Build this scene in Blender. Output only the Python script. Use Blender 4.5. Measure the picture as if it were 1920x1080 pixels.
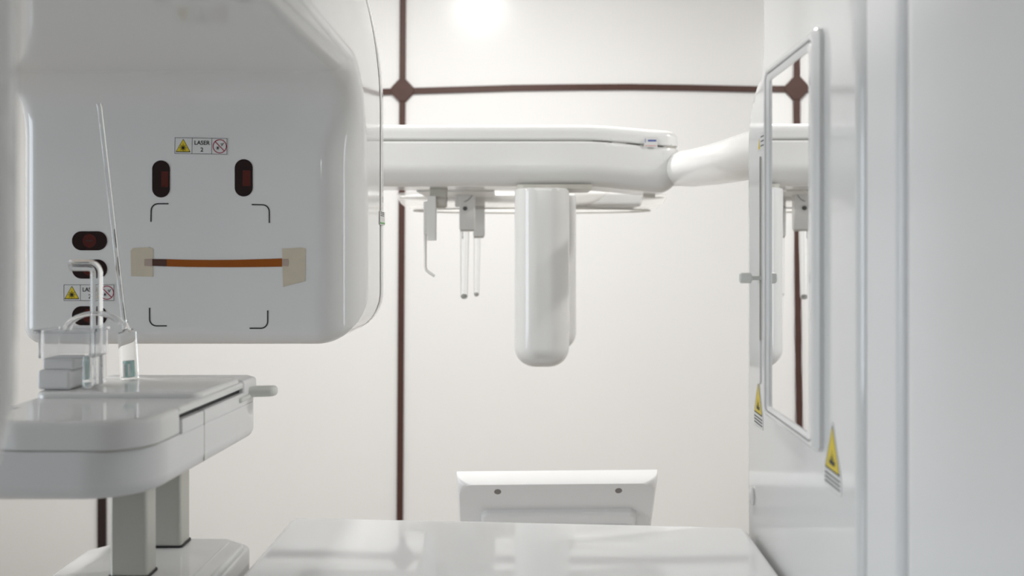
import bpy, bmesh, math
import numpy as np
from mathutils import Vector, Matrix

for o in list(bpy.data.objects):
    bpy.data.objects.remove(o)
sc = bpy.context.scene
COL = sc.collection

# ------------------------------------------------------------------ camera
CZ = 1.55            # camera height; every "rel" z below is measured from it
F = 1867.0           # focal length in pixels of the 1920 wide frame (35 mm lens)
HOR = 470.0          # row of the horizon
cam_d = bpy.data.cameras.new('camera')
cam = bpy.data.objects.new('camera', cam_d)
COL.objects.link(cam)
cam.location = (0, 0, CZ)
cam.rotation_euler = (math.pi / 2, 0, 0)
cam_d.sensor_width = 36.0
cam_d.lens = F / 1920 * 36.0
cam_d.shift_y = -(540 - HOR) / 1920.0
cam_d.clip_start = 0.02
cam_d.dof.use_dof = True
cam_d.dof.focus_distance = 1.45
cam_d.dof.aperture_fstop = 5.6
sc.camera = cam

# ------------------------------------------------------------------ look, world and lights
sc.view_settings.view_transform = 'Standard'
sc.view_settings.look = 'None'
sc.view_settings.exposure = 0.12
sc.view_settings.gamma = 1.0
sc.view_settings.use_curve_mapping = False

world = bpy.data.worlds.new('world')
sc.world = world
world.use_nodes = True
bg = world.node_tree.nodes['Background']
bg.inputs[0].default_value = (0.80, 0.90, 1.0, 1)
bg.inputs[1].default_value = 2.5

WALL_Y = 4.4
CEIL = 1.5           # ceiling above the camera
LX, RX, BY = -2.6, 2.4, -1.9


def area(name, loc, rot, size, power, color=(1, 1, 1), shape='DISK', size_y=None):
    d = bpy.data.lights.new(name, 'AREA')
    d.shape = shape
    d.size = size
    if size_y:
        d.size_y = size_y
    d.energy = power
    d.color = color
    o = bpy.data.objects.new(name, d)
    COL.objects.link(o)
    o.location = loc
    o.rotation_euler = rot
    return o


LAMPS = [(-0.19, 2.95, 33), (2.0, 1.75, 27), (-1.45, 1.75, 27), (1.2, 0.2, 1.5), (-1.5, 0.2, 1.5)]
for lx, ly, pw in LAMPS:
    area('ceiling_lamp_light', (lx, ly, CZ + CEIL - 0.045), (0, 0, 0), 0.17, pw, (1.0, 0.985, 0.96))
# examination lamp on the rear wall, a little above the lens
area('wall_lamp_light', (0.12, BY + 0.12, CZ + 0.42), (math.radians(90), 0, 0), 0.07, 1.0)
# daylight through the window of the left wall, behind the camera
wl = area('window_light', (LX - 0.05, 0.35, CZ + 0.0), (0, math.radians(-90), 0), 1.1, 17, (0.85, 0.92, 1.0),
          'RECTANGLE', 1.3)

# ------------------------------------------------------------------ materials


def mat(name, color, rough=0.4, metal=0.0, trans=0.0, ior=1.45, spec=0.5, coat=0.0, alpha=1.0, emit=None,
        noise=0.0, bump=0.0, nscale=20.0):
    m = bpy.data.materials.new(name)
    m.use_nodes = True
    nt = m.node_tree
    b = nt.nodes['Principled BSDF']
    b.inputs['Base Color'].default_value = (*color, 1)
    b.inputs['Roughness'].default_value = rough
    b.inputs['Metallic'].default_value = metal
    b.inputs['Transmission Weight'].default_value = trans
    b.inputs['IOR'].default_value = ior
    b.inputs['Specular IOR Level'].default_value = spec
    b.inputs['Coat Weight'].default_value = coat
    b.inputs['Alpha'].default_value = alpha
    if emit:
        b.inputs['Emission Color'].default_value = (*emit[0], 1)
        b.inputs['Emission Strength'].default_value = emit[1]
    if noise or bump:
        tc = nt.nodes.new('ShaderNodeTexCoord')
        n = nt.nodes.new('ShaderNodeTexNoise')
        n.inputs['Scale'].default_value = nscale
        n.inputs['Detail'].default_value = 3
        nt.links.new(tc.outputs['Object'], n.inputs['Vector'])
        if noise:
            r = nt.nodes.new('ShaderNodeMapRange')
            r.inputs[3].default_value = 1 - noise
            r.inputs[4].default_value = 1 + noise
            nt.links.new(n.outputs[0], r.inputs[0])
            mx = nt.nodes.new('ShaderNodeMix')
            mx.data_type = 'RGBA'
            mx.blend_type = 'MULTIPLY'
            mx.inputs[0].default_value = 1
            mx.inputs[6].default_value = (*color, 1)
            nt.links.new(r.outputs[0], mx.inputs[7])
            nt.links.new(mx.outputs[2], b.inputs['Base Color'])
        if bump:
            bp = nt.nodes.new('ShaderNodeBump')
            bp.inputs['Strength'].default_value = bump
            bp.inputs['Distance'].default_value = 0.01
            nt.links.new(n.outputs[0], bp.inputs['Height'])
            nt.links.new(bp.outputs[0], b.inputs['Normal'])
    return m


M = dict(
    white=mat('white_gloss_plastic', (0.76, 0.76, 0.75), 0.08, noise=0.01, nscale=6),
    ceph=mat('white_ceph_plastic', (0.82, 0.82, 0.81), 0.16, noise=0.01, nscale=6),
    satin=mat('white_satin_plastic', (0.78, 0.78, 0.78), 0.28, noise=0.01, nscale=6),
    top=mat('white_gloss_top', (0.88, 0.885, 0.89), 0.035, noise=0.01, nscale=6),
    wall=mat('white_panel_wall', (0.87, 0.866, 0.858), 0.22, spec=0.28, noise=0.01, nscale=2),
    plaster=mat('white_plaster', (0.80, 0.80, 0.79), 0.7, noise=0.015, nscale=4),
    rear=mat('grey_plaster', (0.36, 0.36, 0.35), 0.8, noise=0.02, nscale=4),
    floor=mat('beige_tile', (0.34, 0.30, 0.265), 0.35, noise=0.04, nscale=5),
    trimdark=mat('dark_brown_post', (0.022, 0.010, 0.008), 0.5, noise=0.15, nscale=25),
    trim=mat('brown_strip', (0.072, 0.030, 0.022), 0.45, noise=0.18, nscale=25),
    silver=mat('satin_aluminium', (0.55, 0.55, 0.51), 0.38, metal=0.75, noise=0.02, nscale=8),
    black=mat('black_gap', (0.012, 0.012, 0.014), 0.5, noise=0.1),
    seam=mat('grey_gap', (0.10, 0.10, 0.10), 0.6, noise=0.1),
    mirror=mat('mirror', (0.92, 0.92, 0.92), 0.0, metal=1.0, bump=0.0035, nscale=9),
    acrylic=mat('clear_acrylic', (0.98, 0.99, 0.99), 0.02, trans=1.0, ior=1.42, noise=0.005),
    hazy=mat('hazy_acrylic', (0.95, 0.96, 0.97), 0.06, trans=0.90, ior=1.22, noise=0.005),
    thinacrylic=mat('thin_clear_acrylic', (0.98, 0.99, 0.99), 0.02, trans=1.0, ior=1.13, noise=0.005),
    teal=mat('teal_insert', (0.45, 0.66, 0.63), 0.25, trans=0.5, noise=0.2, nscale=60),
    redglass=mat('dark_red_glass', (0.016, 0.005, 0.005), 0.06, noise=0.15, nscale=12),
    redinner=mat('red_laser_optic', (0.075, 0.010, 0.006), 0.25, noise=0.3, nscale=30),
    strip=mat('orange_brown_film', (0.30, 0.078, 0.004), 0.3, noise=0.12, nscale=14),
    stripdark=mat('dark_brown_film', (0.085, 0.040, 0.030), 0.3, noise=0.12, nscale=14),
    striptape=mat('film_under_tape', (0.42, 0.33, 0.28), 0.5, noise=0.15, nscale=60),
    tape=mat('masking_tape', (0.60, 0.54, 0.42), 0.7, noise=0.06, nscale=70),
    ink=mat('black_ink', (0.012, 0.012, 0.012), 0.5, noise=0.1),
    paper=mat('label_paper', (0.72, 0.72, 0.71), 0.45, noise=0.01),
    yellow=mat('warning_yellow', (0.72, 0.55, 0.02), 0.45, noise=0.02),
    red=mat('prohibition_red', (0.33, 0.02, 0.055), 0.45, noise=0.05),
    green=mat('label_green', (0.10, 0.38, 0.08), 0.45, noise=0.05),
    blue=mat('label_blue', (0.07, 0.10, 0.36), 0.45, noise=0.05),
    pink=mat('label_pink', (0.70, 0.30, 0.28), 0.45, noise=0.05),
    hole=mat('shadowed_hole', (0.22, 0.20, 0.19), 0.6, noise=0.02),
    bracket=mat('grey_white_bracket', (0.78, 0.78, 0.76), 0.35, noise=0.02),
    knobgrey=mat('grey_knob', (0.50, 0.49, 0.44), 0.35, noise=0.03),
    offwhite=mat('off_white_rubber', (0.70, 0.71, 0.67), 0.45, noise=0.02),
    frosted=mat('frosted_acrylic', (0.84, 0.83, 0.81), 0.2, alpha=0.48, noise=0.01),
    steel=mat('steel', (0.6, 0.6, 0.6), 0.3, metal=1.0, noise=0.02),
    lamp=mat('lamp_diffuser', (0.9, 0.9, 0.9), 0.4, noise=0.01),
    glass=mat('window_glass', (1, 1, 1), 0.0, trans=1.0, ior=1.02, noise=0.002),
    screen=mat('dark_screen', (0.02, 0.02, 0.022), 0.1, noise=0.05),
    frame=mat('white_window_frame', (0.8, 0.8, 0.8), 0.4, noise=0.01),
)

# ------------------------------------------------------------------ object helpers
ORG = {}


def thing(name, label, cat, loc, group=None):
    o = bpy.data.objects.new(name, None)
    COL.objects.link(o)
    o.location = loc
    o.empty_display_size = 0.05
    o['label'] = label
    o['category'] = cat
    if group:
        o['group'] = group
    ORG[o.name] = Vector(loc)
    return o


def link_mesh(name, me, m, parent=None, label=None, origin=None, kind=None, cat=None):
    """me holds world coordinates"""
    org = ORG[parent.name] if parent else Vector(origin or (0, 0, 0))
    me.transform(Matrix.Translation(-org))
    me.materials.clear()
    me.materials.append(M[m] if isinstance(m, str) else m)
    o = bpy.data.objects.new(name, me)
    COL.objects.link(o)
    ORG[o.name] = org
    if parent:
        o.parent = parent
    else:
        o.location = org
    if label:
        o['label'] = label
    if kind:
        o['kind'] = kind
    if cat:
        o['category'] = cat
    return o


def rel(x, y, z):
    return Vector((x, y, CZ + z))


def P(px, py, y):
    """photo pixel -> world point on the plane at depth y"""
    return Vector(((px - 960) / F * y, y, CZ + (HOR - py) / F * y))


class Fr:
    def __init__(s, o, ux, uy):
        s.o = Vector(o)
        s.x = Vector(ux).normalized()
        s.y = Vector(uy).normalized()
        s.n = s.x.cross(s.y)

    def __call__(s, a, b, c=0.0):
        return s.o + s.x * a + s.y * b + s.n * c


FLOORF = Fr((0, 0, CZ), (1, 0, 0), (0, 1, 0))      # plan, c = rel z


def rpoly(corners, n=8):
    """corner list (x, y, r), counter-clockwise -> rounded polygon"""
    out = []
    k = len(corners)
    for i in range(k):
        p0 = Vector(corners[i - 1][:2]); p = Vector(corners[i][:2]); p1 = Vector(corners[(i + 1) % k][:2])
        r = corners[i][2]
        a = (p0 - p).normalized(); b = (p1 - p).normalized()
        ang = a.angle(b)
        if r <= 1e-6 or ang > math.pi - 1e-3:
            out.append((p.x, p.y)); continue
        t = r / math.tan(ang / 2)
        t = min(t, (p0 - p).length * 0.499, (p1 - p).length * 0.499)
        r = t * math.tan(ang / 2)
        c = p + (a + b).normalized() * (r / math.sin(ang / 2))
        s = p + a * t - c; e = p + b * t - c
        a0 = math.atan2(s.y, s.x); a1 = math.atan2(e.y, e.x)
        d = a1 - a0
        while d > math.pi: d -= 2 * math.pi
        while d < -math.pi: d += 2 * math.pi
        for j in range(n + 1):
            th = a0 + d * j / n
            out.append((c.x + r * math.cos(th), c.y + r * math.sin(th)))
    return out


def rect(x0, x1, y0, y1, r=0.0, n=8):
    return rpoly([(x0, y0, r), (x1, y0, r), (x1, y1, r), (x0, y1, r)], n)


def inset(pts, d):
    k = len(pts); out = []
    for i in range(k):
        p0, p, p1 = Vector(pts[i - 1]), Vector(pts[i]), Vector(pts[(i + 1) % k])
        e0 = (p - p0); e1 = (p1 - p)
        n0 = Vector((-e0.y, e0.x)).normalized() if e0.length > 1e-9 else Vector((0, 0))
        n1 = Vector((-e1.y, e1.x)).normalized() if e1.length > 1e-9 else n0
        if e0.length <= 1e-9: n0 = n1
        nn = n0 + n1
        if nn.length < 1e-6:
            out.append(pts[i]); continue
        nn.normalize()
        c = max(0.3, nn.dot(n0))
        q = p + nn * (d / c)
        out.append((q.x, q.y))
    return out


class MB:
    def __init__(s):
        s.bm = bmesh.new()

    def prism(s, fr, pts, c0, c1, r0=0.0, r1=0.0, n=5):
        """polygon (CCW in fr.x, fr.y) extruded along fr.n from c0 to c1 with rounded rims"""
        rings = []
        if r0 > 0:
            for i in range(n + 1):
                a = math.pi / 2 * i / n
                rings.append((r0 * (1 - math.sin(a)), c0 + r0 * (1 - math.cos(a))))
        else:
            rings.append((0, c0))
        if r1 > 0:
            for i in range(n + 1):
                a = math.pi / 2 * (1 - i / n)
                rings.append((r1 * (1 - math.sin(a)), c1 - r1 * (1 - math.cos(a))))
        else:
            rings.append((0, c1))
        prev = None
        for d, c in rings:
            pp = inset(pts, d) if d > 1e-9 else pts
            vs = [s.bm.verts.new(fr(x, y, c)) for x, y in pp]
            if prev is None:
                s.bm.faces.new(vs[::-1])
            else:
                k = len(vs)
                for i in range(k):
                    s.bm.faces.new((prev[i], prev[(i + 1) % k], vs[(i + 1) % k], vs[i]))
            prev = vs
        s.bm.faces.new(prev)
        return s

    def box(s, x0, x1, y0, y1, z0, z1, r=0.0, n=3):
        """rel z"""
        s.prism(FLOORF, rect(x0, x1, y0, y1, r, 4), z0, z1, r, r, n)
        return s

    def tube(s, path, radii, seg=20, flat=1.0, caps=True, up=None):
        path = [Vector(p) for p in path]
        if not isinstance(radii, (list, tuple)):
            radii = [radii] * len(path)
        prev = None; nref = None
        for i, p in enumerate(path):
            t = (path[min(i + 1, len(path) - 1)] - path[max(i - 1, 0)]).normalized()
            if nref is None:
                nref = Vector(up) if up else (Vector((0, 0, 1)) if abs(t.z) < 0.9 else Vector((1, 0, 0)))
            a = (nref - t * nref.dot(t)).normalized()
            nref = a
            b = t.cross(a)
            vs = [s.bm.verts.new(p + (a * math.cos(2 * math.pi * j / seg) + b * math.sin(2 * math.pi * j / seg) * flat) * radii[i])
                  for j in range(seg)]
            if prev:
                for j in range(seg):
                    s.bm.faces.new((prev[j], prev[(j + 1) % seg], vs[(j + 1) % seg], vs[j]))
            elif caps:
                s.bm.faces.new(vs[::-1])
            prev = vs
        if caps:
            s.bm.faces.new(prev)
        return s

    def ring(s, outer, inner, fr, c0, c1):
        """flat frame between two polygons with equal point counts"""
        k = len(outer)
        V = [[s.bm.verts.new(fr(x, y, c)) for x, y in q] for c in (c0, c1) for q in (outer, inner)]
        o0, i0, o1, i1 = V
        for i in range(k):
            j = (i + 1) % k
            s.bm.faces.new((o0[i], o0[j], o1[j], o1[i]))
            s.bm.faces.new((i0[j], i0[i], i1[i], i1[j]))
            s.bm.faces.new((o1[i], o1[j], i1[j], i1[i]))
            s.bm.faces.new((o0[j], o0[i], i0[i], i0[j]))
        return s

    def line(s, fr, pts, w, c0, c1):
        """polyline of width w in the frame"""
        k = len(pts); L = []; R = []
        for i in range(k):
            a = Vector(pts[max(i - 1, 0)]); b = Vector(pts[min(i + 1, k - 1)])
            t = (b - a).normalized(); nn = Vector((-t.y, t.x)) * (w / 2)
            p = Vector(pts[i])
            L.append(p + nn); R.append(p - nn)
        rows = []
        for l, r in zip(L, R):
            rows.append([s.bm.verts.new(fr(q.x, q.y, c)) for q, c in ((r, c0), (l, c0), (l, c1), (r, c1))])
        for a, b in zip(rows, rows[1:]):
            for i in range(4):
                j = (i + 1) % 4
                s.bm.faces.new((a[i], a[j], b[j], b[i]))
        s.bm.faces.new(rows[0][::-1]); s.bm.faces.new(rows[-1])
        return s

    def ellipsoid(s, c, rx, ry, rz, seg=32, rings=16):
        mtx = Matrix.Translation(c) @ Matrix.Diagonal((rx, ry, rz, 1))
        bmesh.ops.create_uvsphere(s.bm, u_segments=seg, v_segments=rings, radius=1, matrix=mtx)
        return s

    def build(s, name, m, parent=None, label=None, smooth=True, **kw):
        bmesh.ops.recalc_face_normals(s.bm, faces=s.bm.faces)
        me = bpy.data.meshes.new(name)
        s.bm.to_mesh(me); s.bm.free()
        o = link_mesh(name, me, m, parent, label, **kw)
        if smooth:
            for p in me.polygons: p.use_smooth = True
            me.set_sharp_from_angle(angle=math.radians(40))
            w = o.modifiers.new('normals', 'WEIGHTED_NORMAL')
            w.keep_sharp = True
        return o


def text_mesh(body, fr, size, c, width=None, weight=0.0):
    cu = bpy.data.curves.new('text', 'FONT')
    cu.body = body; cu.size = size; cu.align_x = 'CENTER'; cu.align_y = 'CENTER'
    cu.offset = weight
    o = bpy.data.objects.new('text', cu)
    COL.objects.link(o)
    dg = bpy.context.evaluated_depsgraph_get()
    me = bpy.data.meshes.new_from_object(o.evaluated_get(dg))
    bpy.data.objects.remove(o)
    xs = [v.co.x for v in me.vertices]
    k = width / (max(xs) - min(xs)) if width else 1
    for v in me.vertices:
        v.co = fr(v.co.x * k, v.co.y, c)
    return me


# ------------------------------------------------------------------ signed distance modelling
def hyp(a, b):
    return np.sqrt(np.maximum(a, 0) ** 2 + np.maximum(b, 0) ** 2)


def rint(a, b, r):
    return np.minimum(-r, np.maximum(a, b)) + hyp(a + r, b + r)


def runi(a, b, r):
    return np.maximum(r, np.minimum(a, b)) - hyp(r - a, r - b)


def rbox2(x, y, x0, x1, y0, y1, r):
    qx = np.abs(x - (x0 + x1) / 2) - (x1 - x0) / 2 + r
    qy = np.abs(y - (y0 + y1) / 2) - (y1 - y0) / 2 + r
    return np.minimum(np.maximum(qx, qy), 0) + hyp(qx, qy) - r


def sstep(a, b, x):
    t = np.clip((x - a) / (b - a), 0, 1)
    return t * t * (3 - 2 * t)


def sdf_mesh(name, f, lo, hi, h, m, parent, label=None, **kw):
    """surface nets over f(x, y, rel z); vertices are pulled onto the surface, normals from the gradient"""
    ax = [np.arange(lo[i] - 1.5 * h, hi[i] + 2.5 * h, h) for i in range(3)]
    X, Y, Z = np.meshgrid(*ax, indexing='ij')
    V = f(X, Y, Z)
    V = np.where(V == 0, 1e-9, V)
    S = V < 0
    n = np.array(V.shape) - 1
    acc = np.zeros((*n, 3)); cnt = np.zeros(n)
    base = np.stack([X[:-1, :-1, :-1], Y[:-1, :-1, :-1], Z[:-1, :-1, :-1]], -1)
    corners = [(i, j, k) for i in (0, 1) for j in (0, 1) for k in (0, 1)]

    def sl(c, A):
        return A[c[0]:c[0] + n[0], c[1]:c[1] + n[1], c[2]:c[2] + n[2]]
    for a in corners:
        for d in range(3):
            if a[d] == 0:
                b = list(a); b[d] = 1
                va, vb = sl(a, V), sl(b, V)
                cr = (va < 0) != (vb < 0)
                t = np.where(cr, va / np.where(cr, va - vb, 1), 0)
                off = np.zeros((*n, 3))
                for q in range(3):
                    off[..., q] = a[q] * h
                off[..., d] += t * h
                acc += np.where(cr[..., None], off, 0); cnt += cr
    act = cnt > 0
    idx = -np.ones(n, dtype=np.int64)
    idx[act] = np.arange(act.sum())
    pts = base[act] + acc[act] / cnt[act][:, None]
    faces = []
    for d in range(3):
        e0 = [slice(None)] * 3; e1 = [slice(None)] * 3
        e0[d] = slice(0, -1); e1[d] = slice(1, None)
        s0, s1 = S[tuple(e0)], S[tuple(e1)]
        u, v = (d + 1) % 3, (d + 2) % 3
        I = np.argwhere(s0 != s1)
        ok = (I[:, u] > 0) & (I[:, v] > 0) & (I[:, u] < n[u]) & (I[:, v] < n[v])
        I = I[ok]
        fl = s0[tuple(I.T)]

        def at(du, dv):
            J = I.copy(); J[:, u] -= du; J[:, v] -= dv
            return idx[tuple(J.T)]
        q = np.stack([at(1, 1), at(0, 1), at(0, 0), at(1, 0)], -1)
        q[~fl] = q[~fl][:, ::-1]
        faces.append(q)
    faces = np.concatenate(faces)
    e = h * 0.05

    def grad(p):
        g = np.stack([f(p[:, 0] + e, p[:, 1], p[:, 2]) - f(p[:, 0] - e, p[:, 1], p[:, 2]),
                      f(p[:, 0], p[:, 1] + e, p[:, 2]) - f(p[:, 0], p[:, 1] - e, p[:, 2]),
                      f(p[:, 0], p[:, 1], p[:, 2] + e) - f(p[:, 0], p[:, 1], p[:, 2] - e)], -1) / (2 * e)
        return g
    for _ in range(3):
        g = grad(pts)
        l2 = np.maximum((g ** 2).sum(-1), 0.2)
        st = np.clip(f(pts[:, 0], pts[:, 1], pts[:, 2]) / l2, -h, h)
        pts = pts - g * st[:, None]
    g = grad(pts)
    nr = g / np.maximum(np.linalg.norm(g, axis=-1, keepdims=True), 1e-9)
    pts = pts.copy(); pts[:, 2] += CZ
    me = bpy.data.meshes.new(name)
    me.vertices.add(len(pts)); me.vertices.foreach_set('co', pts.ravel().astype(np.float32))
    me.loops.add(faces.size); me.loops.foreach_set('vertex_index', faces.ravel().astype(np.int32))
    me.polygons.add(len(faces))
    me.polygons.foreach_set('loop_start', np.arange(0, faces.size, 4, dtype=np.int32))
    me.polygons.foreach_set('loop_total', np.full(len(faces), 4, dtype=np.int32))
    me.update(); me.validate()
    o = link_mesh(name, me, m, parent, label, **kw)
    me.polygons.foreach_set('use_smooth', np.ones(len(me.polygons), dtype=bool))
    if len(me.vertices) == len(nr):
        me.normals_split_custom_set_from_vertices(nr.tolist())
    return o


# ------------------------------------------------------------------ the room


def structure(name, mb, m):
    return mb.build(name, m, None, kind='structure', smooth=False)


FL = -CZ
structure('floor', MB().box(LX, RX, BY, WALL_Y, FL - 0.1, FL), 'floor')
structure('ceiling', MB().box(LX, RX, BY, WALL_Y, CEIL, CEIL + 0.1), 'plaster')
structure('wall_back', MB().box(LX - .1, RX + .1, WALL_Y, WALL_Y + 0.1, FL - .1, CEIL + .1), 'wall')
structure('wall_front', MB().box(LX - .1, RX + .1, BY - 0.1, BY, FL - .1, CEIL + .1), 'rear')
structure('wall_right', MB().box(RX, RX + 0.1, BY, WALL_Y, FL - .1, CEIL + .1), 'plaster')
WY0, WY1, WZ0, WZ1 = -0.3, 1.0, -0.55, 0.55
wlm = MB()
wlm.box(LX - .1, LX, BY, WY0, FL - .1, CEIL + .1)
wlm.box(LX - .1, LX, WY1, WALL_Y, FL - .1, CEIL + .1)
wlm.box(LX - .1, LX, WY0, WY1, FL - .1, WZ0)
wlm.box(LX - .1, LX, WY0, WY1, WZ1, CEIL + .1)
structure('wall_left', wlm, 'plaster')
wfr = Fr(rel(LX - 0.02, 0, 0), (0, -1, 0), (0, 0, 1))
wo = MB().ring(rect(-WY1, -WY0, WZ0, WZ1), rect(-WY1 + .05, -WY0 - .05, WZ0 + .05, WZ1 - .05), wfr, -0.06, 0.0)
win = wo.build('window_1', 'frame', None, kind='structure', smooth=False)

# brown joint strips of the wall panels
wf = Fr(rel(0, WALL_Y, 0), (1, 0, 0), (0, 0, 1))     # n points to the camera


def wpt(px, py):
    p = P(px, py, WALL_Y)
    return (p.x, p.z - CZ)


zt, zb = CEIL, FL
tx = wpt(755, 170)[0]
structure('trim_1', MB().line(wf, [(tx + 0.004, zt), (tx, wpt(0, 170)[1]), (tx - 0.012, wpt(0, 970)[1]), (tx - 0.02, zb)], 0.0275, 0, 0.012), 'trim')
hz = [(200, 182), (600, 176), (755, 171.5), (860, 168.5), (960, 165.5), (1080, 164), (1180, 163.5), (1290, 165), (1420, 168), (1700, 172), (1960, 175)]
structure('trim_2', MB().line(wf, [wpt(*q) for q in hz], 0.0270, 0, 0.010), 'trim')
jx, jz = wpt(755, 170)
dm = 0.050
structure('trim_3', MB().prism(wf, rpoly([(jx + dm, jz - .012, 0), (jx + dm, jz + .012, 0), (jx + .014, jz + dm, 0), (jx - .014, jz + dm, 0),
                                          (jx - dm, jz + .012, 0), (jx - dm, jz - .012, 0), (jx - .014, jz - dm, 0), (jx + .014, jz - dm, 0)]),
                                0, 0.016, 0, 0.003), 'trim')
sx = wpt(192.5, 0)[0]
structure('trim_4', MB().line(wf, [(sx, wpt(0, 905)[1]), (sx, zb)], 0.036, 0, 0.014), 'trimdark')

# ceiling downlights
for i, (lx, ly, pw) in enumerate(LAMPS):
    where = ['above the white arm near the back wall', 'beyond the tall column by the right wall',
             'beyond the scanner head by the left wall', 'behind the tall column', 'over the left side of the room'][i]
    t = thing('ceiling_light', 'round white ceiling downlight ' + where, 'ceiling light', rel(lx, ly, CEIL), 'ceiling downlights')
    fr = Fr(rel(lx, ly, CEIL), (1, 0, 0), (0, -1, 0))
    circ = lambda r: [(r * math.cos(2 * math.pi * k / 40), r * math.sin(2 * math.pi * k / 40)) for k in range(40)]
    MB().ring(circ(0.12), circ(0.095), fr, 0.0, 0.035).build('trim_ring', 'frame', t)
    MB().prism(fr, circ(0.094), 0.0, 0.03).build('diffuser', 'lamp', t)

# ------------------------------------------------------------------ scanner head with its overhead arm
FY = 1.25
head = thing('scanner_head', 'white dental scanner head whose windows and taped brown strip form a face', 'x-ray scanner',
             rel(-0.40, 1.34, -0.119))


def head_sdf(y_back, y_cut=None, grow=0.0):
    def f(X, Y, Z):
        a = rint(FY - Y, -0.119 - Z, 0.022)
        b = rint(0.2136 - Z, 0.22 - Y, 0.02)
        l = runi(a, b, 0.068)
        l = rint(l, Z - 0.62, 0.08)
        dl = runi(-0.62 - X, rint(0.2136 - Z, Y - 1.23, 0.02), 0.05)
        d = rint(l, dl, 0.024)
        d = np.maximum(d, -0.93 - X)
        xr = -0.189 - 0.80 * np.maximum(Z - 0.2, 0) ** 2
        rr = 0.030 + 0.030 * sstep(0.2136, 0.11, Z)
        d = rint(d, X - xr, rr)
        d = rint(d, Y - y_back, 0.012)
        if y_cut is not None:
            d = rint(d, y_cut - Y, 0.012)
        return d - grow
    return f


sdf_mesh('housing', head_sdf(1.435), (-0.95, 0.20, -0.13), (-0.17, 1.46, 0.64), 0.006, 'white', head)
sdf_mesh('back_cover', head_sdf(1.478, 1.4375), (-0.95, 1.43, -0.13), (-0.17, 1.49, 0.64), 0.005, 'white', head)
sdf_mesh('cover_gasket', head_sdf(1.460, 1.412, -0.0014), (-0.95, 1.40, -0.13), (-0.17, 1.47, 0.64), 0.006, 'seam', head)
# beam that carries the arm over to the column, above the picture
MB().box(-0.9, 0.26, 0.25, 0.55, 0.40, 0.60, 0.03).build('cross_beam', 'white', head)
# padded side guard hanging close to the lens on the left
MB().tube([rel(-0.2635, 0.45, z) for z in (0.23, 0.1, 0.0, -0.07, -0.10, -0.118)], [0.036, 0.036, 0.036, 0.035, 0.028, 0.012],
          24).build('side_guard', 'white', head)

ff = Fr((0, FY, CZ), (1, 0, 0), (0, 0, 1))


def fp(px, py):
    p = P(px, py, FY)
    return (p.x, p.z - CZ)


PX = FY / F
# laser windows
wins = [(302, 335.5, 33.5, 69.5), (457, 333.5, 34, 70), (168, 451.5, 66, 36), (168, 504.5, 66, 36), (168, 592, 66, 36)]
for i, (cx, cy, w, h_) in enumerate(wins):
    x, z = fp(cx, cy)
    w *= PX; h_ *= PX
    r = min(w, h_) / 2
    o = MB().prism(ff, rect(x - w / 2, x + w / 2, z - h_ / 2, z + h_ / 2, r * 0.999, 12), -0.004, 0.0007, 0, 0.0004).build('laser_window', 'redglass', head)
    if i < 2:
        x0, x1 = (x + w * .02, x + w * .42) if i == 0 else (x - w * .05, x + w * .38)
        MB().prism(ff, rect(x0, x1, z - h_ * .22, z + h_ * .20, 0.001), 0.0006, 0.00085).build('laser_optic', 'redinner', o)
    else:
        m2 = MB()
        ci = [(x + 0.0085 * math.cos(a), z + 0.0085 * math.sin(a)) for a in np.linspace(0, 2 * math.pi, 32, endpoint=False)]
        m2.prism(ff, ci, 0.0006, 0.00085)
        m2.build('laser_optic', 'redinner', o)
        MB().line(ff, [(x - .004, z), (x + .004, z)], 0.0012, 0.00085, 0.001).build('optic_slit', 'ink', o)


def arc(cx, cy, r, a0, a1, n=10):
    return [(cx + r * math.cos(math.radians(a0 + (a1 - a0) * k / n)), cy + r * math.sin(math.radians(a0 + (a1 - a0) * k / n))) for k in range(n + 1)]


def corner_mark(pts):
    MB().line(ff, pts, 2.3 * PX, 0.0, 0.0004).build('corner_mark', 'ink', head)


R_ = 13 * PX
x0, z0 = fp(283.5, 382); x1, _ = fp(316, 382); _, z1 = fp(283, 416)
corner_mark([(x1, z0), ] + arc(x0 + R_, z0 - R_, R_, 90, 180) + [(x0 - .0003, z1)])
x0, z0 = fp(505, 384); x1, _ = fp(472, 384); _, z1 = fp(505, 418)
corner_mark([(x1, z0 + .0003)] + arc(x0 - R_, z0 - R_, R_, 90, 0) + [(x0, z1)])
x0, z0 = fp(280.5, 611); x1, _ = fp(313, 611); _, z1 = fp(280, 577)
corner_mark([(x1, z0)] + arc(x0 + R_, z0 + R_, R_, 270, 180) + [(x0, z1)])
x0, z0 = fp(502, 615.5); x1, _ = fp(468, 615.5); _, z1 = fp(502, 582)
corner_mark([(x1, z0)] + arc(x0 - R_, z0 + R_, R_, 270, 360) + [(x0, z1)])

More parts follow.
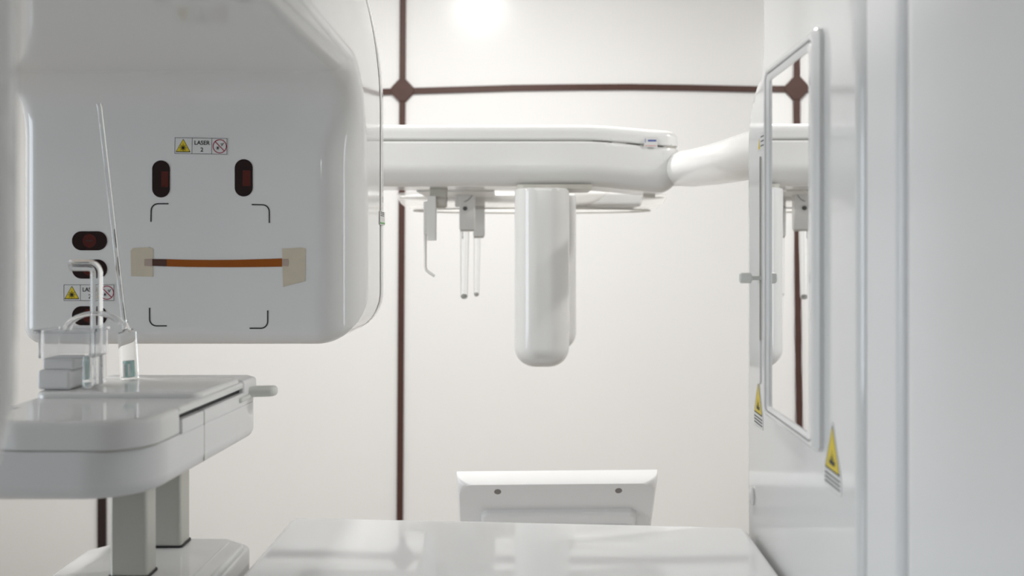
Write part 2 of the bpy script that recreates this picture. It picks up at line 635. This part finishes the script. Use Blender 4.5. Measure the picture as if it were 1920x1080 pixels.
# taped strip
low = [(313, 499.5), (350, 500.5), (400, 501), (450, 501), (500, 500.5), (529, 500)]
upp = [(529, 484.5), (500, 485.5), (450, 487), (400, 487.5), (350, 487), (313, 486)]
strip = MB().prism(ff, [fp(*q) for q in low + upp], 0.0, 0.0009).build('film_strip', 'strip', head, 'orange brown film strip like a straight mouth')
MB().prism(ff, [fp(*q) for q in [(286, 498.5), (313, 499.5), (313, 486), (286, 485.5)]], 0.0, 0.0010).build('dark_end', 'stripdark', strip, 'dark end of the film strip')
for q in ([(246, 518), (286.5, 519), (287, 466), (280, 463.5), (250, 465), (245, 470)], [(531, 538), (572, 527), (573, 466), (566, 464), (529, 466)]):
    MB().prism(ff, [fp(*p) for p in q], 0.0, 0.0006).build('masking_tape', 'tape', head, 'beige masking tape holding the strip')
for a, b in ((271, 286), (529, 541)):
    MB().prism(ff, [fp(a, 498.5), fp(b, 499.5), fp(b, 485), fp(a, 485.5)], 0.0, 0.0008).build('taped_end', 'striptape', strip)


def sun(mb, fr, cx, cy, r, c0, c1, rays=16):
    mb.prism(fr, [(cx + r * .30 * math.cos(a), cy + r * .30 * math.sin(a)) for a in np.linspace(0, 2 * math.pi, 16, endpoint=False)], c0, c1)
    for k in range(rays):
        a = 2 * math.pi * k / rays
        L = r if k % 2 == 0 else r * .72
        mb.line(fr, [(cx + r * .25 * math.cos(a), cy + r * .25 * math.sin(a)), (cx + L * math.cos(a), cy + L * math.sin(a))], r * .09, c0, c1)


def laser_label(center, w, h_, tilt, parent, base, thick=0.0004):
    a = math.radians(tilt)
    fr = Fr(base(*center), base.x * math.cos(a) + base.y * math.sin(a), base.y * math.cos(a) - base.x * math.sin(a))
    t = thick
    lab = MB().prism(fr, rect(-w / 2, w / 2, -h_ / 2, h_ / 2, 0.0005, 3), 0, t).build('warning_label', 'paper', parent, 'white laser warning label')
    e = h_ * .04
    b = MB()
    b.ring(rect(-w / 2 + e, w / 2 - e, -h_ / 2 + e, h_ / 2 - e), rect(-w / 2 + 1.6 * e, w / 2 - 1.6 * e, -h_ / 2 + 1.6 * e, h_ / 2 - 1.6 * e), fr, t, t + .0001)
    for xx in (-w / 2 + w * .335, w / 2 - w * .30):
        b.line(fr, [(xx, -h_ / 2 + e), (xx, h_ / 2 - e)], e * .6, t, t + .0001)
    b.build('label_border', 'ink', lab)
    cx = -w / 2 + w * .17; s_ = h_ * .43
    tri = lambda k: rpoly([(cx - s_ * k, -s_ * .86 * k - h_ * .0, 0.0006), (cx + s_ * k, -s_ * .86 * k, 0.0006), (cx, s_ * .93 * k, 0.0006)], 4)
    tr = MB().prism(fr, tri(1.0), t, t + .0001).build('warning_triangle', 'ink', lab)
    m_ = MB().prism(fr, tri(0.88), t + .0001, t + .0002); m_.build('triangle_fill', 'yellow', lab)
    m_ = MB(); sun(m_, fr, cx, -h_ * .12, h_ * .23, t + .0002, t + .0003); m_.build('laser_burst', 'ink', lab)
    me = text_mesh('LASER', Fr(fr(w * .018, h_ * .17), fr.x, fr.y), h_ * .33, t + .00025, w * .285, 0.00012)
    link_mesh('lettering', me, 'ink', lab)
    me = text_mesh('2', Fr(fr(w * .018, -h_ * .22), fr.x, fr.y), h_ * .33, t + .00025, None, 0.00012)
    link_mesh('lettering', me, 'ink', lab)
    cx = w / 2 - w * .152; r = h_ * .40
    cc = lambda q: [(cx + q * math.cos(a_), q * math.sin(a_)) for a_ in np.linspace(0, 2 * math.pi, 36, endpoint=False)]
    m_ = MB().ring(cc(r), cc(r * .88), fr, t, t + .0002)
    m_.line(fr, [(cx - r * .66, r * .66), (cx + r * .66, -r * .66)], r * .12, t, t + .0002)
    m_.build('prohibition_sign', 'red', lab)
    m_ = MB(); sun(m_, fr, cx - r * .28, -r * .25, r * .30, t, t + .0002, 12)
    m_.line(fr, [(cx + r * .12, r * .38), (cx + r * .50, r * .44), (cx + r * .36, r * .10), (cx + r * .12, r * .38)], r * .06, t, t + .0002)
    m_.line(fr, [(cx + r * .22, r * .06), (cx + r * .58, r * .50)], r * .05, t, t + .0002)
    m_.build('eye_symbol', 'ink', lab)
    return lab


laser_label(fp(377, 273.8), 101 * PX, 33 * PX, -1.0, head, ff)
laser_label(fp(167, 548.8), 97 * PX, 33 * PX, 0, head, ff)
# small type plate on the flank
sf = Fr(rel(-0.1885, 1.44, 0.047), (0, 1, 0), (0, 0, 1))
tp = MB().prism(sf, rect(-0.022, 0.03, -0.010, 0.010), 0, 0.0008).build('type_plate', 'paper', head, 'small white type plate on the flank')
MB().prism(sf, rect(-0.022, 0.03, -0.0085, -0.006), 0.0008, 0.001).build('plate_stripe', 'green', tp)
m_ = MB()
for k in range(3):
    m_.prism(sf, rect(-0.018, 0.02, 0.003 + .0024 * k, 0.0040 + .0024 * k), 0.0008, 0.001)
m_.build('plate_print', 'ink', tp)

# ------------------------------------------------------------------ tall column with the mirror
A0, T0 = 0.2425, 0.032                                # plane x = A0 + T0 * y
NRM = math.sqrt(1 + T0 * T0)
column = thing('machine_column', 'tall glossy white machine column with a framed mirror and warning stickers', 'machine column', rel(0.48, 0.8, FL))


def pw(X, Y):
    return (X - A0 - T0 * Y) / NRM


def cover_sdf(X, Y, Z):
    w = pw(X, Y)
    d2 = np.minimum(rbox2(Y, Z, 0.763, 1.190, FL, 0.212, 0.085), rbox2(Y, Z, 0.763, 1.128, FL, 1.35, 0.01))
    d2 = np.minimum(d2, rbox2(Y, Z, 0.763, 1.190, FL, -0.2, 0.002))
    rr = 0.012 + 0.022 * sstep(0.12, 0.24, Z)
    d = rint(d2, -w, rr)
    return np.maximum(d, w - 0.42)


sdf_mesh('mirror_cover', cover_sdf, (0.25, 0.75, FL), (0.72, 1.205, 1.36), 0.009, 'white', column)


def spine_sdf(X, Y, Z):
    w = pw(X, Y)
    d2 = rbox2(Y, Z, 0.684, 0.760, FL, 1.35, 0.004)
    return np.maximum(rint(d2, 0.002 - w, 0.008), w - 0.42)


sdf_mesh('spine', spine_sdf, (0.25, 0.67, FL), (0.72, 0.77, 1.36), 0.008, 'satin', column)


def near_sdf(X, Y, Z):
    w = pw(X, Y)
    d2 = rbox2(Y, Z, 0.22, 0.680, FL, 1.35, 0.006)
    return np.maximum(rint(d2, -0.003 - w, 0.030), w - 0.42)


sdf_mesh('side_cover', near_sdf, (0.23, 0.2, FL), (0.72, 0.69, 1.36), 0.012, 'satin', column)
pf = Fr((A0, 0, CZ), (-T0, -1, 0), (0, 0, 1))          # looking at the panel from the left; a = -y
fo = rect(-1.067, -0.862, -0.176, 0.195, 0.010, 6)
fi = rect(-1.054, -0.897, -0.1640, 0.1795, 0.006, 6)
mf = MB()
# frame with a rounded profile
prof = [(0.0, 0.0), (0.0, 0.004), (0.16, 0.0072), (0.35, 0.0080), (0.46, 0.0070), (0.5, 0.0045), (0.54, 0.0045), (0.6, 0.0062), (0.9, 0.0052), (1.0, 0.0040), (1.0, 0.0)]
rows = []
for s_, c in prof:
    rows.append([mf.bm.verts.new(pf(a[0] * (1 - s_) + b[0] * s_, a[1] * (1 - s_) + b[1] * s_, c)) for a, b in zip(fo, fi)])
for a, b in zip(rows, rows[1:]):
    k = len(a)
    for i in range(k):
        mf.bm.faces.new((a[i], a[(i + 1) % k], b[(i + 1) % k], b[i]))
mfo = mf.build('mirror_frame', 'white', column, 'raised white mirror frame')
MB().prism(pf, inset(fi, -0.002), 0.0005, 0.0035).build('mirror_glass', 'mirror', column, 'mirror reflecting the brown cross joint')
# dark groove lines inside frame
gm = MB()
g0 = [(a[0] * .5 + b[0] * .5, a[1] * .5 + b[1] * .5) for a, b in zip(fo, fi)]
gm.ring(g0, inset(g0, 0.0018), pf, 0.0040, 0.0050)
gm.build('frame_groove', 'seam', mfo)


def tri_label(yc, zc, s_, parent):
    fr = Fr(pf(-yc, zc), pf.x, pf.y)
    t = 0.0004
    lab = MB().prism(fr, rpoly([(-s_ * .62, -s_ * .82, .002), (s_ * .62, -s_ * .82, .002), (s_ * .62, -s_ * .44, .003), (0, s_ * .66, .002), (-s_ * .62, -s_ * .44, .003)], 4), 0, t).build('warning_sticker', 'paper', parent, 'yellow triangle warning sticker')
    tri = lambda k: rpoly([(-s_ * .54 * k, -s_ * .44 * k, .001), (s_ * .54 * k, -s_ * .44 * k, .001), (0, s_ * .56 * k, .001)], 4)
    MB().prism(fr, tri(1.0), t, t + .0001).build('warning_triangle', 'ink', lab)
    MB().prism(fr, tri(.90), t + .0001, t + .0002).build('triangle_fill', 'yellow', lab)
    m_ = MB(); sun(m_, fr, 0, -s_ * .16, s_ * .17, t + .0002, t + .0003, 8)
    m_.prism(fr, rect(-s_ * .20, s_ * .20, -s_ * .30, -s_ * .20), t + .0002, t + .0003)
    m_.build('hazard_symbol', 'ink', lab)
    m_ = MB()
    for k in range(3):
        m_.prism(fr, rect(-s_ * .54, s_ * .54, -s_ * (.56 + .09 * k), -s_ * (.52 + .09 * k)), t, t + .0001)
    m_.build('sticker_print', 'seam', lab)


tri_label(1.125, -0.168, 0.038, column)
tri_label(0.836, -0.168, 0.040, column)
lf = Fr(pf(-1.105, 0.122), pf.x, pf.y)
lab = MB().prism(lf, rect(-0.022, 0.022, -0.010, 0.010), 0, .0004).build('warning_label', 'paper', column, 'small white label with a yellow patch')
MB().prism(lf, rpoly([(-.020, -.008, 0), (-.010, -.008, 0), (-.015, .004, 0)]), .0004, .0006).build('warning_triangle', 'yellow', lab)
m_ = MB()
for k in range(3):
    m_.prism(lf, rect(-.007, .016, -.006 + .005 * k, -.0045 + .005 * k), .0004, .0006)
m_.build('label_print', 'seam', lab)
# recess handle line, knob and button near the far edge
MB().prism(pf, rect(-1.126, -1.112, -0.150, 0.105, 0.006), 0, 0.0016, 0, 0.001).build('sliding_rail', 'white', column)
MB().prism(pf, rect(-1.1135, -1.1118, -0.10, 0.105), 0, 0.0018).build('rail_slot', 'knobgrey', column)
kb = pf(-1.112, -0.0305)
kn = pf.n
ko = MB().tube([kb + kn * d for d in (0.0105, 0.011, 0.012, 0.022, 0.0235, 0.024)], [0.0040, 0.0052, 0.0060, 0.0060, 0.0052, 0.0040], 24).build('knob', 'offwhite', column)
MB().tube([kb - kn * 0.002, kb + kn * 0.012], 0.0024, 16).build('knob_stem', 'offwhite', ko)
bb = pf(-1.155, -0.284)
MB().tube([bb + kn * d for d in (-.002, .002, .0032, .0038)], [.011, .011, .009, .004], 28).build('push_button', 'white', column)

# ------------------------------------------------------------------ cephalometric unit behind
CY = 2.42
ceph = thing('cephalometric_unit', 'white head positioning arm with hanging posts and clear ear rods before the wall', 'x-ray arm', rel(0.05, CY, 0.15))
PXL, PXR = (520 - 960) / F * 2.36, (1268 - 960) / F * 2.38


def droop(X, k):
    return k * sstep(0.16, PXR, X)


def pod_body(X, Y, Z):
    plan = rbox2(X, Y, PXL, PXR, CY - 0.115, CY + 0.115, 0.05)
    plan = np.maximum(plan, 0.0 * X - 9)
    z = Z + droop(X, 0.016)
    d = rint(plan, 0.1505 - z, 0.050)
    return rint(d, z - 0.2545, 0.003)


def pod_lid(X, Y, Z):
    plan = rbox2(X, Y, PXL, PXR, CY - 0.115, CY + 0.115, 0.05)
    z = Z + droop(X, 0.014)
    d = rint(plan + 0.0012, z - 0.2935, 0.018)
    return rint(d, 0.2562 - z, 0.003)


sdf_mesh('arm_body', pod_body, (PXL, CY - .12, 0.12), (PXR, CY + .12, 0.26), 0.008, 'ceph', ceph)
sdf_mesh('arm_lid', pod_lid, (PXL, CY - .12, 0.22), (PXR, CY + .12, 0.30), 0.006, 'ceph', ceph)


def seam_core(X, Y, Z):
    return np.maximum(rbox2(X, Y, PXL + .004, PXR - .004, CY - 0.111, CY + 0.111, 0.046), np.abs(Z + droop(X, 0.015) - 0.255) - 0.004)


sdf_mesh('lid_gasket', seam_core, (PXL, CY - .12, 0.22), (PXR, CY + .12, 0.27), 0.006, 'knobgrey', ceph)


def post_sdf(x0, x1, yc, zt_, zb_):
    def f(X, Y, Z):
        k = 0.004 * sstep(zt_, zb_, Z)
        d = rbox2(X, Y, x0 + 0, x1, yc - .055, yc + .055, 0.053)
        d = rint(d, zb_ - Z, 0.045)
        return np.maximum(d, Z - zt_)
    return f


sdf_mesh('detector_post', post_sdf(0.0060, 0.132, 2.30, 0.1425, -0.267), (0.0, 2.23, -0.28), (0.14, 2.37, 0.17), 0.006, 'white', ceph, 'nearer thick rounded hanging post')
sdf_mesh('detector_post', post_sdf(0.045, 0.171, 2.66, 0.150, -0.264), (0.04, 2.59, -0.28), (0.18, 2.73, 0.16), 0.008, 'white', ceph, 'hidden rear hanging post')
MB().prism(FLOORF, rect(0.012, 0.185, 2.280, 2.44, 0.02), 0.1415, 0.1520, 0, 0).build('post_rail', 'knobgrey', ceph)
MB().prism(FLOORF, rect(0.07, 0.145, 2.43, 2.82, 0.01), 0.1475, 0.158, 0, 0).build('post_rail', 'ceph', ceph)
# frosted drip bowl and inner hub under the arm
BX, BYc = 0.058, 2.92
ell = lambda a, b, n=72: [(BX + a * math.cos(2 * math.pi * k / n), BYc + b * math.sin(2 * math.pi * k / n)) for k in range(n)]
bw = MB()
rowz = [(0.395, 0.21, 0.166), (0.393, 0.209, 0.154), (0.384, 0.204, 0.138), (0.368, 0.196, 0.126), (0.335, 0.18, 0.119)]
rows = [[bw.bm.verts.new(rel(x, y, z)) for x, y in ell(a, b)] for a, b, z in rowz]
for a, b in zip(rows, rows[1:]):
    for i in range(len(a)):
        bw.bm.faces.new((a[i], a[(i + 1) % len(a)], b[(i + 1) % len(a)], b[i]))
bw.bm.faces.new(rows[-1])
bw.build('frosted_bowl', 'frosted', ceph, 'shallow frosted plastic bowl under the arm')
MB().ring(ell(0.348, 0.187), ell(0.334, 0.179), FLOORF, 0.1150, 0.1185).build('bowl_rim', 'knobgrey', ceph)
MB().ellipsoid(rel(0.058, 2.88, 0.154), 0.385, 0.12, 0.016, 48, 16).build('hub_disc', 'ceph', ceph)
MB().box(0.10, 0.36, 2.74, 3.0, 0.122, 0.165, 0.012).build('bowl_mount', 'ceph', ceph)
MB().tube([rel(0.322, 2.44, 0.140), rel(0.350, 2.44, 0.138)], 0.009, 20).build('end_tab', 'offwhite', ceph)
# support tube to the column
tp_ = [rel(0.30, 2.42, 0.195), P(1268, 317, 2.38), P(1300, 315, 2.22), P(1340, 308, 2.04), P(1380, 299, 1.88), P(1420, 289, 1.74), rel(0.50, 1.52, 0.185), rel(0.56, 1.30, 0.20), rel(0.58, 1.12, 0.21)]
MB().tube(tp_, [0.040, 0.041, 0.0415, 0.042, 0.0425, 0.043, 0.044, 0.046, 0.048], 36).build('support_tube', 'ceph', ceph)
# sticker at the right end
st = Fr(P(1220, 267, CY - 0.1165), (1, 0, 0), (0, 0, 1))
so = MB().prism(st, rect(-.0155, .0155, -.0115, .0115), -0.0005, .0008).build('maker_sticker', 'paper', ceph, 'tiny white sticker with blue print and red line')
m_ = MB(); m_.prism(st, rect(-.0065, .013, .0020, .0060), .0008, .001); m_.prism(st, rect(-.0130, -.0115, .0, .008), .0008, .001); m_.build('sticker_print', 'blue', so)
MB().prism(st, rect(-.0130, .0130, -.0085, -.0070), .0008, .001).build('sticker_line', 'pink', so)


def bx_px(x0, x1, y0, y1, yy, dep, r=0.002):
    a = P(x0, y1, yy); b = P(x1, y0, yy)
    return MB().box(a.x, b.x, yy, yy + dep, a.z - CZ, b.z - CZ, r)


# ear rods and nasal pointer
for (x0, x1, yb, yy, rx0, rx1, rb) in ((861, 890, 431, 2.66, 862.5, 880, 559), (887, 908.5, 443.5, 2.82, 888, 901, 555)):
    br = bx_px(x0, x1, 347, yb, yy, 0.035, 0.003).build('ear_rod_bracket', 'bracket', ceph)
    MB().box(P(x0 + 2, 0, yy).x, P(x1 - 2, 0, yy).x, yy + .002, yy + .033, P(0, yb + 2.5, yy).z - CZ, P(0, yb - 1, yy).z - CZ, .001).build('bracket_foot', 'knobgrey', br)
    a = P((rx0 + rx1) / 2, yb, yy + .017); b = P((rx0 + rx1) / 2 - 1, rb - 3, yy + .017)
    r0 = (rx1 - rx0) / 2 / F * yy; n_ = 12
    pth = [a.lerp(b, k / n_) for k in range(n_ + 1)]
    rad = [r0 * (1 - .22 * k / n_) for k in range(n_ + 1)]
    pth += [b + Vector((0, 0, -.003)), b + Vector((0, 0, -.0055)), b + Vector((0, 0, -.0065))]
    rad += [r0 * .70, r0 * .45, r0 * .12]
    MB().tube(pth, rad, 24).build('ear_rod', 'acrylic', ceph, 'clear acrylic ear rod')
    MB().ellipsoid(b + Vector((0, 0, 0.001)), r0 * .5, r0 * .5, r0 * .5, 16, 10).build('ear_plug', 'offwhite', ceph)
    if x0 < 880:
        for sx_, sy_, sr in ((870, 357.5, .0055), (872, 391, .0058)):
            c = P(sx_, sy_, yy)
            MB().tube([c + Vector((0, .001, 0)), c + Vector((0, -.002, 0))], sr, 18).build('screw', 'seam', br)
        m_ = MB(); ar = arc(865, 357, 22, -15, -75)
        m_.line(Fr((0, yy, CZ), (1, 0, 0), (0, 0, 1)), [((p_[0] - 960) / F * yy, (HOR - (357 - (p_[1] - 357))) / F * yy) for p_ in ar], .0014, 0, .0008)
        m_.build('scale_line', 'seam', br)
        bx_px(853, 862, 350, 388, yy + .006, 0.025, .002).build('bracket_cheek', 'bracket', br)
    else:
        bx_px(889, 908, 368, 376, yy - .004, 0.01, .001).build('clamp_band', 'seam', br)
np_ = bx_px(801, 817.5, 367, 451, 2.38, 0.025, .002).build('nasion_bracket', 'bracket', ceph)
bx_px(794, 802, 378, 440, 2.385, 0.012, .002).build('pointer_holder', 'bracket', np_)
q0 = P(797.5, 438, 2.39)
MB().tube([q0, P(797.5, 470, 2.39), P(797.5, 500, 2.39), P(799.5, 507, 2.39), P(806, 512, 2.39), P(815, 518, 2.39)], [.0040, .0034, .0034, .0034, .0036, .0030], 14).build('nasion_pointer', 'bracket', ceph)
k0 = P(815, 379, 2.40); k1 = P(838, 379, 2.40)
kw = MB().tube([k0, k0.lerp(k1, .1), k0.lerp(k1, .8), k1], [.0135, .0148, .0148, .012], 24).build('adjusting_knob', 'knobgrey', ceph)
MB().box(P(806, 0, 2.40).x, P(838, 0, 2.40).x, 2.39, 2.43, .118, .152, .003).build('pointer_slide', 'knobgrey', ceph)
MB().box(P(800, 0, 2.8).x, P(930, 0, 2.8).x, 2.50, 2.90, .1475, .156, .002).build('rod_rail', 'bracket', ceph)

# ------------------------------------------------------------------ machine base with the glossy table top
TZ = -0.324
base = thing('machine_base', 'glossy white table top and pedestal in front of the monitor', 'machine base', rel(0.0, 0.8, FL))
gx = lambda y: A0 + T0 * y - 0.004
pl = rpoly([(-0.281, 0.36, .01), (gx(.36), 0.36, 0.02), (gx(1.172), 1.172, .014), (-0.270, 1.217, .014)], 8)
MB().prism(FLOORF, pl, TZ - 0.06, TZ, 0.004, 0.010).build('table_top', 'top', base)
MB().prism(FLOORF, [(-0.50, 0.40), (gx(.40) - .006, 0.40), (gx(1.1) - .006, 1.06), (-0.50, 1.06)], FL, TZ - 0.0365).build('pedestal', 'satin', base)

# ------------------------------------------------------------------ chin rest table
chin = thing('chin_rest_table', 'white two column chin rest table with grey posts on a foot plate', 'chin rest', rel(-0.4, 1.03, TZ - .035))
xr = lambda y: -0.301 - 0.063 * (1.18 - y)


def plan(y0, y1, xl, rf, rb, d=0.0):
    return rpoly([(xl + d, y0 + d, rf), (xr(y0) - d, y0 + d, rf), (xr(y1) - d, y1 - d, rb), (xl + d, y1 - d, rb)], 10)


MB().prism(FLOORF, plan(.865, 1.182, -.505, .062, .02), -.219, -.1750, .014, .0025).build('tray_body', 'satin', chin)
MB().prism(FLOORF, plan(.953, 1.0085, -.487, .001, .001), -.1752, -.1615, 0, .002).build('tray_side', 'satin', chin)
MB().prism(FLOORF, plan(1.0100, 1.182, -.487, .001, .02), -.1752, -.1615, 0, .002).build('tray_side', 'satin', chin)
sfm = Fr(rel(xr(1.0092), 1.0092, 0), (0.063, 1, 0), (0, 0, 1))
MB().prism(sfm, rect(-.0005, .0005, -.213, -.163), -.001, .0002).build('panel_seam', 'knobgrey', chin)
MB().prism(FLOORF, plan(.957, 1.175, -.48, .001, .015, .006), -.1620, -.1550).build('slot_liner', 'black', chin, 'dark slot under the lid')
MB().prism(FLOORF, plan(.865, .952, -.468, .053, .001, .003), -.176, -.173).build('lid_gasket', 'knobgrey', chin)
MB().prism(FLOORF, plan(.865, .952, -.470, .055, .008), -.1744, -.1485, .0025, .006).build('lid_front', 'white', chin)
MB().prism(FLOORF, plan(.945, 1.130, -.482, .004, .004), -.1562, -.1488, .0015, .003).build('lid', 'white', chin)
MB().prism(FLOORF, plan(1.000, 1.126, -.487, .016, .004, .003), -.1488, -.1430, 0, .004).build('raised_plate', 'white', chin)
MB().prism(FLOORF, rpoly([(-.487, 1.131, .003), (xr(1.131), 1.131, .003), (xr(1.17) + .002, 1.168, .006), (xr(1.19) - .012, 1.186, .006), (-.475, 1.186, .006)]), -.1660, -.1475, .003, .004).build('end_cap', 'satin', chin)
lv = MB().prism(FLOORF, rpoly([(-.326, 1.138, .009), (-.2745, 1.150, .009), (-.2715, 1.168, .009), (-.324, 1.160, .009)]), -.1690, -.1570, .005, .005).build('slide_handle', 'offwhite', chin)
MB().prism(FLOORF, rpoly([(-.335, 1.10, .003), (-.302, 1.115, .003), (-.300, 1.150, .003), (-.335, 1.15, .003)]), -.1705, -.1650, .002, .002).build('handle_tongue', 'offwhite', lv)
for y0, y1, lb in ((0.985, 1.012, 'nearer grey aluminium post'), (1.086, 1.117, 'farther grey aluminium post')):
    MB().prism(FLOORF, rect(-.3985, -.3610, y0, y1, .004, 4), TZ, -.2185, 0, 0).build('post', 'silver', chin, lb)
    MB().prism(FLOORF, rect(-.4000, -.3595, y0 - .0015, y1 + .0015, .004, 4), TZ - .002, TZ + .0022).build('post_gasket', 'black', chin)
fp_ = rpoly([(-.462, .80, .02), (-.290, .80, .01), (-.289, 1.100, .012), (-.320, 1.125, .01), (-.425, 1.125, .02), (-.462, 1.08, .02)])
MB().prism(FLOORF, fp_, TZ - .036, TZ, .004, .006).build('foot_plate', 'white', chin)
MB().prism(FLOORF, rpoly([(-.318, .81, .004), (-.291, .81, .004), (-.291, 1.085, .008), (-.312, 1.093, .008)]), TZ - .01, TZ + .006, 0, .005).build('foot_ridge', 'white', chin)

# ------------------------------------------------------------------ clear chin cup beside the table
YC = 1.02
cup = thing('chin_cup', 'clear acrylic chin cup on a white block with an upright bent rod', 'chin cup', P(118, 745, YC))
c0 = P(68, 0, YC).x; c1 = P(167, 0, YC + .045).x
MB().box(c0, c1, YC, YC + .045, -.1429, P(0, 694, YC).z - CZ, .004).build('base_block', 'satin', cup)
MB().box(c0 + .003, P(138, 0, YC).x, YC + .004, YC + .040, P(0, 696, YC).z - CZ, P(0, 672, YC).z - CZ, .004).build('inner_block', 'satin', cup)
zb_ = P(0, 722, YC).z - CZ; zt_ = P(0, 624, YC).z - CZ
ox0, ox1 = P(70, 0, YC).x, P(207, 0, YC + .052).x
zi = P(0, 671.5, YC).z - CZ
cm = MB()
cm.ring(rect(ox0, ox1, YC - .004, YC + .052, .008), rect(ox0 + .003, ox1 - .003, YC - .001, YC + .049, .006), FLOORF, zi, zt_)
cm.build('cup_wall', 'hazy', cup)
MB().ring(rect(ox0 - .004, ox1 + .001, YC - .007, YC + .055, .008), rect(ox0 + .003, ox1 - .003, YC - .001, YC + .049, .006), FLOORF, zt_, zt_ + .003).build('cup_rim', 'hazy', cup)
MB().box(P(150, 0, YC).x, ox1, YC + .002, YC + .045, -.142, zi + .002, .004).build('side_socket', 'hazy', cup)
# curved chin band
ap = []
for k in range(17):
    a = math.radians(178 - 150 * k / 16)
    ap.append(Vector((P(160, 0, YC).x + .030 * math.cos(a), YC + .025, P(0, 625, YC).z + .019 * math.sin(a))))
MB().tube(ap, .010, 12, flat=0.25, up=(0, 1, 0)).build('chin_band', 'hazy', cup)
rx_ = P(181, 0, YC).x
rp = [P(181, 720, YC + .02), P(181, 640, YC + .02), P(181, 560, YC + .02)]
for k in range(7):
    a = math.radians(0 + 90 * k / 6)
    rp.append(P(181 - 14 + 14 * math.cos(a), 511 - 14 * math.sin(a), YC + .02))
rp += [P(150, 497, YC + .02), P(133, 497, YC + .02)]
MB().tube(rp, [.0062] * len(rp), 20).build('bent_rod', 'acrylic', cup)

# ------------------------------------------------------------------ bite stick leaning before the face
YS = 1.105
zs = -0.1430
bite = thing('bite_stick', 'thin clear acrylic bite stick leaning in a tube with teal insert', 'bite stick', rel(P(241, 0, YS).x, YS, zs))
d0 = Vector((P(243, 0, YS).x, YS, CZ + zs)); d1 = P(238, 622, YS)
ax = (d1 - d0).normalized()
tr_ = 16.5 / F * YS
MB().tube([d0 + ax * .0003, d0 + ax * .002, d1], [tr_ * .9, tr_, tr_], 28).build('holder_tube', 'thinacrylic', bite)
ti = MB().tube([d0 + ax * .003, d0 + ax * .021], [tr_ * .60, tr_ * .56], 12).build('teal_insert', 'teal', bite, 'teal plastic insert')
for k in (-1, 1):
    o_ = Vector((k * tr_ * .25, -tr_ * .58, 0))
    MB().tube([d0 + ax * .004 + o_, d0 + ax * .018 + o_], tr_ * .12, 8).build('insert_ridge', 'paper', ti)
MB().tube([d1 + ax * .0002, P(236.5, 617, YS), P(234.5, 610, YS), P(233, 600, YS)], [tr_ * .9, tr_ * .45, .0035, .0035], 20).build('tube_neck', 'acrylic', bite)
MB().tube([P(233.5, 606, YS), P(229, 572, YS), P(222, 510, YS), P(212, 420, YS), P(203, 340, YS), P(194, 262, YS), P(187.5, 205, YS), P(185.5, 195, YS)],
          [.0030] * 8, 14, flat=0.75).build('stick', 'acrylic', bite)

# ------------------------------------------------------------------ monitor and its desk
tilt = math.radians(32)
MY = 1.9
pL = P(856, 884, MY); pR = P(1233, 880.5, MY)
top = (pL + pR) / 2
mon = thing('monitor', 'white flat monitor seen from behind beyond the table top', 'monitor', rel(top.x, MY + .12, -0.75))
uxm = (pR - pL).normalized()
mfm = Fr(top, uxm, Vector((0, -math.sin(tilt), math.cos(tilt))))
W = (pR - pL).length / 2
HM = 0.265
sh = rpoly([(-W, -HM, .002), (W - .006, -HM, .002), (W, 0, .002), (-W, 0, .002)], 10)
sh2 = rpoly([(-W + .006, -HM + .006, .03), (W - .014, -HM + .006, .03), (W - .008, -.004, .026), (-W + .006, -.004, .026)], 10)
TH = 0.032
lm = MB()
rows = []
for c, k in ((0, 0), (.003, 0), (.008, .05), (.014, .14), (.020, .30), (.025, .52), (.029, .76), (TH, 1.0), (TH, 1.18)):
    rows.append([lm.bm.verts.new(mfm(a[0] + (b[0] - a[0]) * k, a[1] + (b[1] - a[1]) * k, c)) for a, b in zip(sh, sh2)])
for a, b in zip(rows, rows[1:]):
    for i in range(len(a)):
        lm.bm.faces.new((a[i], a[(i + 1) % len(a)], b[(i + 1) % len(a)], b[i]))
lm.bm.faces.new(rows[0][::-1]); lm.bm.faces.new(rows[-1])
lm.build('back_shell', 'satin', mon)
MB().prism(mfm, rect(-W + .012, W - .012, -HM + .012, -.012, .002), -.0006, .0004).build('screen', 'screen', mon)
MB().prism(mfm, rect(-W + .046, W - .040, -.22, -.070, .014), TH - .002, TH + .014, 0, .007).build('vent_panel', 'satin', mon)
MB().prism(mfm, rect(-W + .066, W - .050, -.20, -.098, .012), TH + .012, TH + .020, 0, .004).build('mount_cover', 'satin', mon)
for px_, py_ in ((933, 919.5), (1162, 916.5)):
    p = P(px_, py_, MY - .035)
    a_ = (p - top).dot(uxm)
    cc = [(a_ + .0066 * math.cos(t), -.0220 + .0066 * math.sin(t)) for t in np.linspace(0, 2 * math.pi, 24, endpoint=False)]
    MB().prism(mfm, cc, TH - .002, TH + .0004).build('screw_hole', 'hole', mon)
MB().box(top.x - .03, top.x + .03, 1.93, 1.97, -.74, -.58, .006).build('stand_neck', 'satin', mon)
MB().box(top.x - .11, top.x + .11, 1.86, 2.06, -.75, -.735, .005).build('stand_foot', 'satin', mon)
desk = thing('desk', 'white desk hidden behind the table top under the monitor', 'desk', rel(top.x, 2.0, FL))
MB().box(top.x - .36, top.x + .36, 1.75, 2.25, -.785, -.75, .004).build('desk_top', 'satin', desk)
for sx_ in (-.33, .33):
    for yy in (1.78, 2.22):
        MB().box(top.x + sx_ - .02, top.x + sx_ + .02, yy - .02, yy + .02, FL, -.785, .003).build('leg', 'silver', desk)
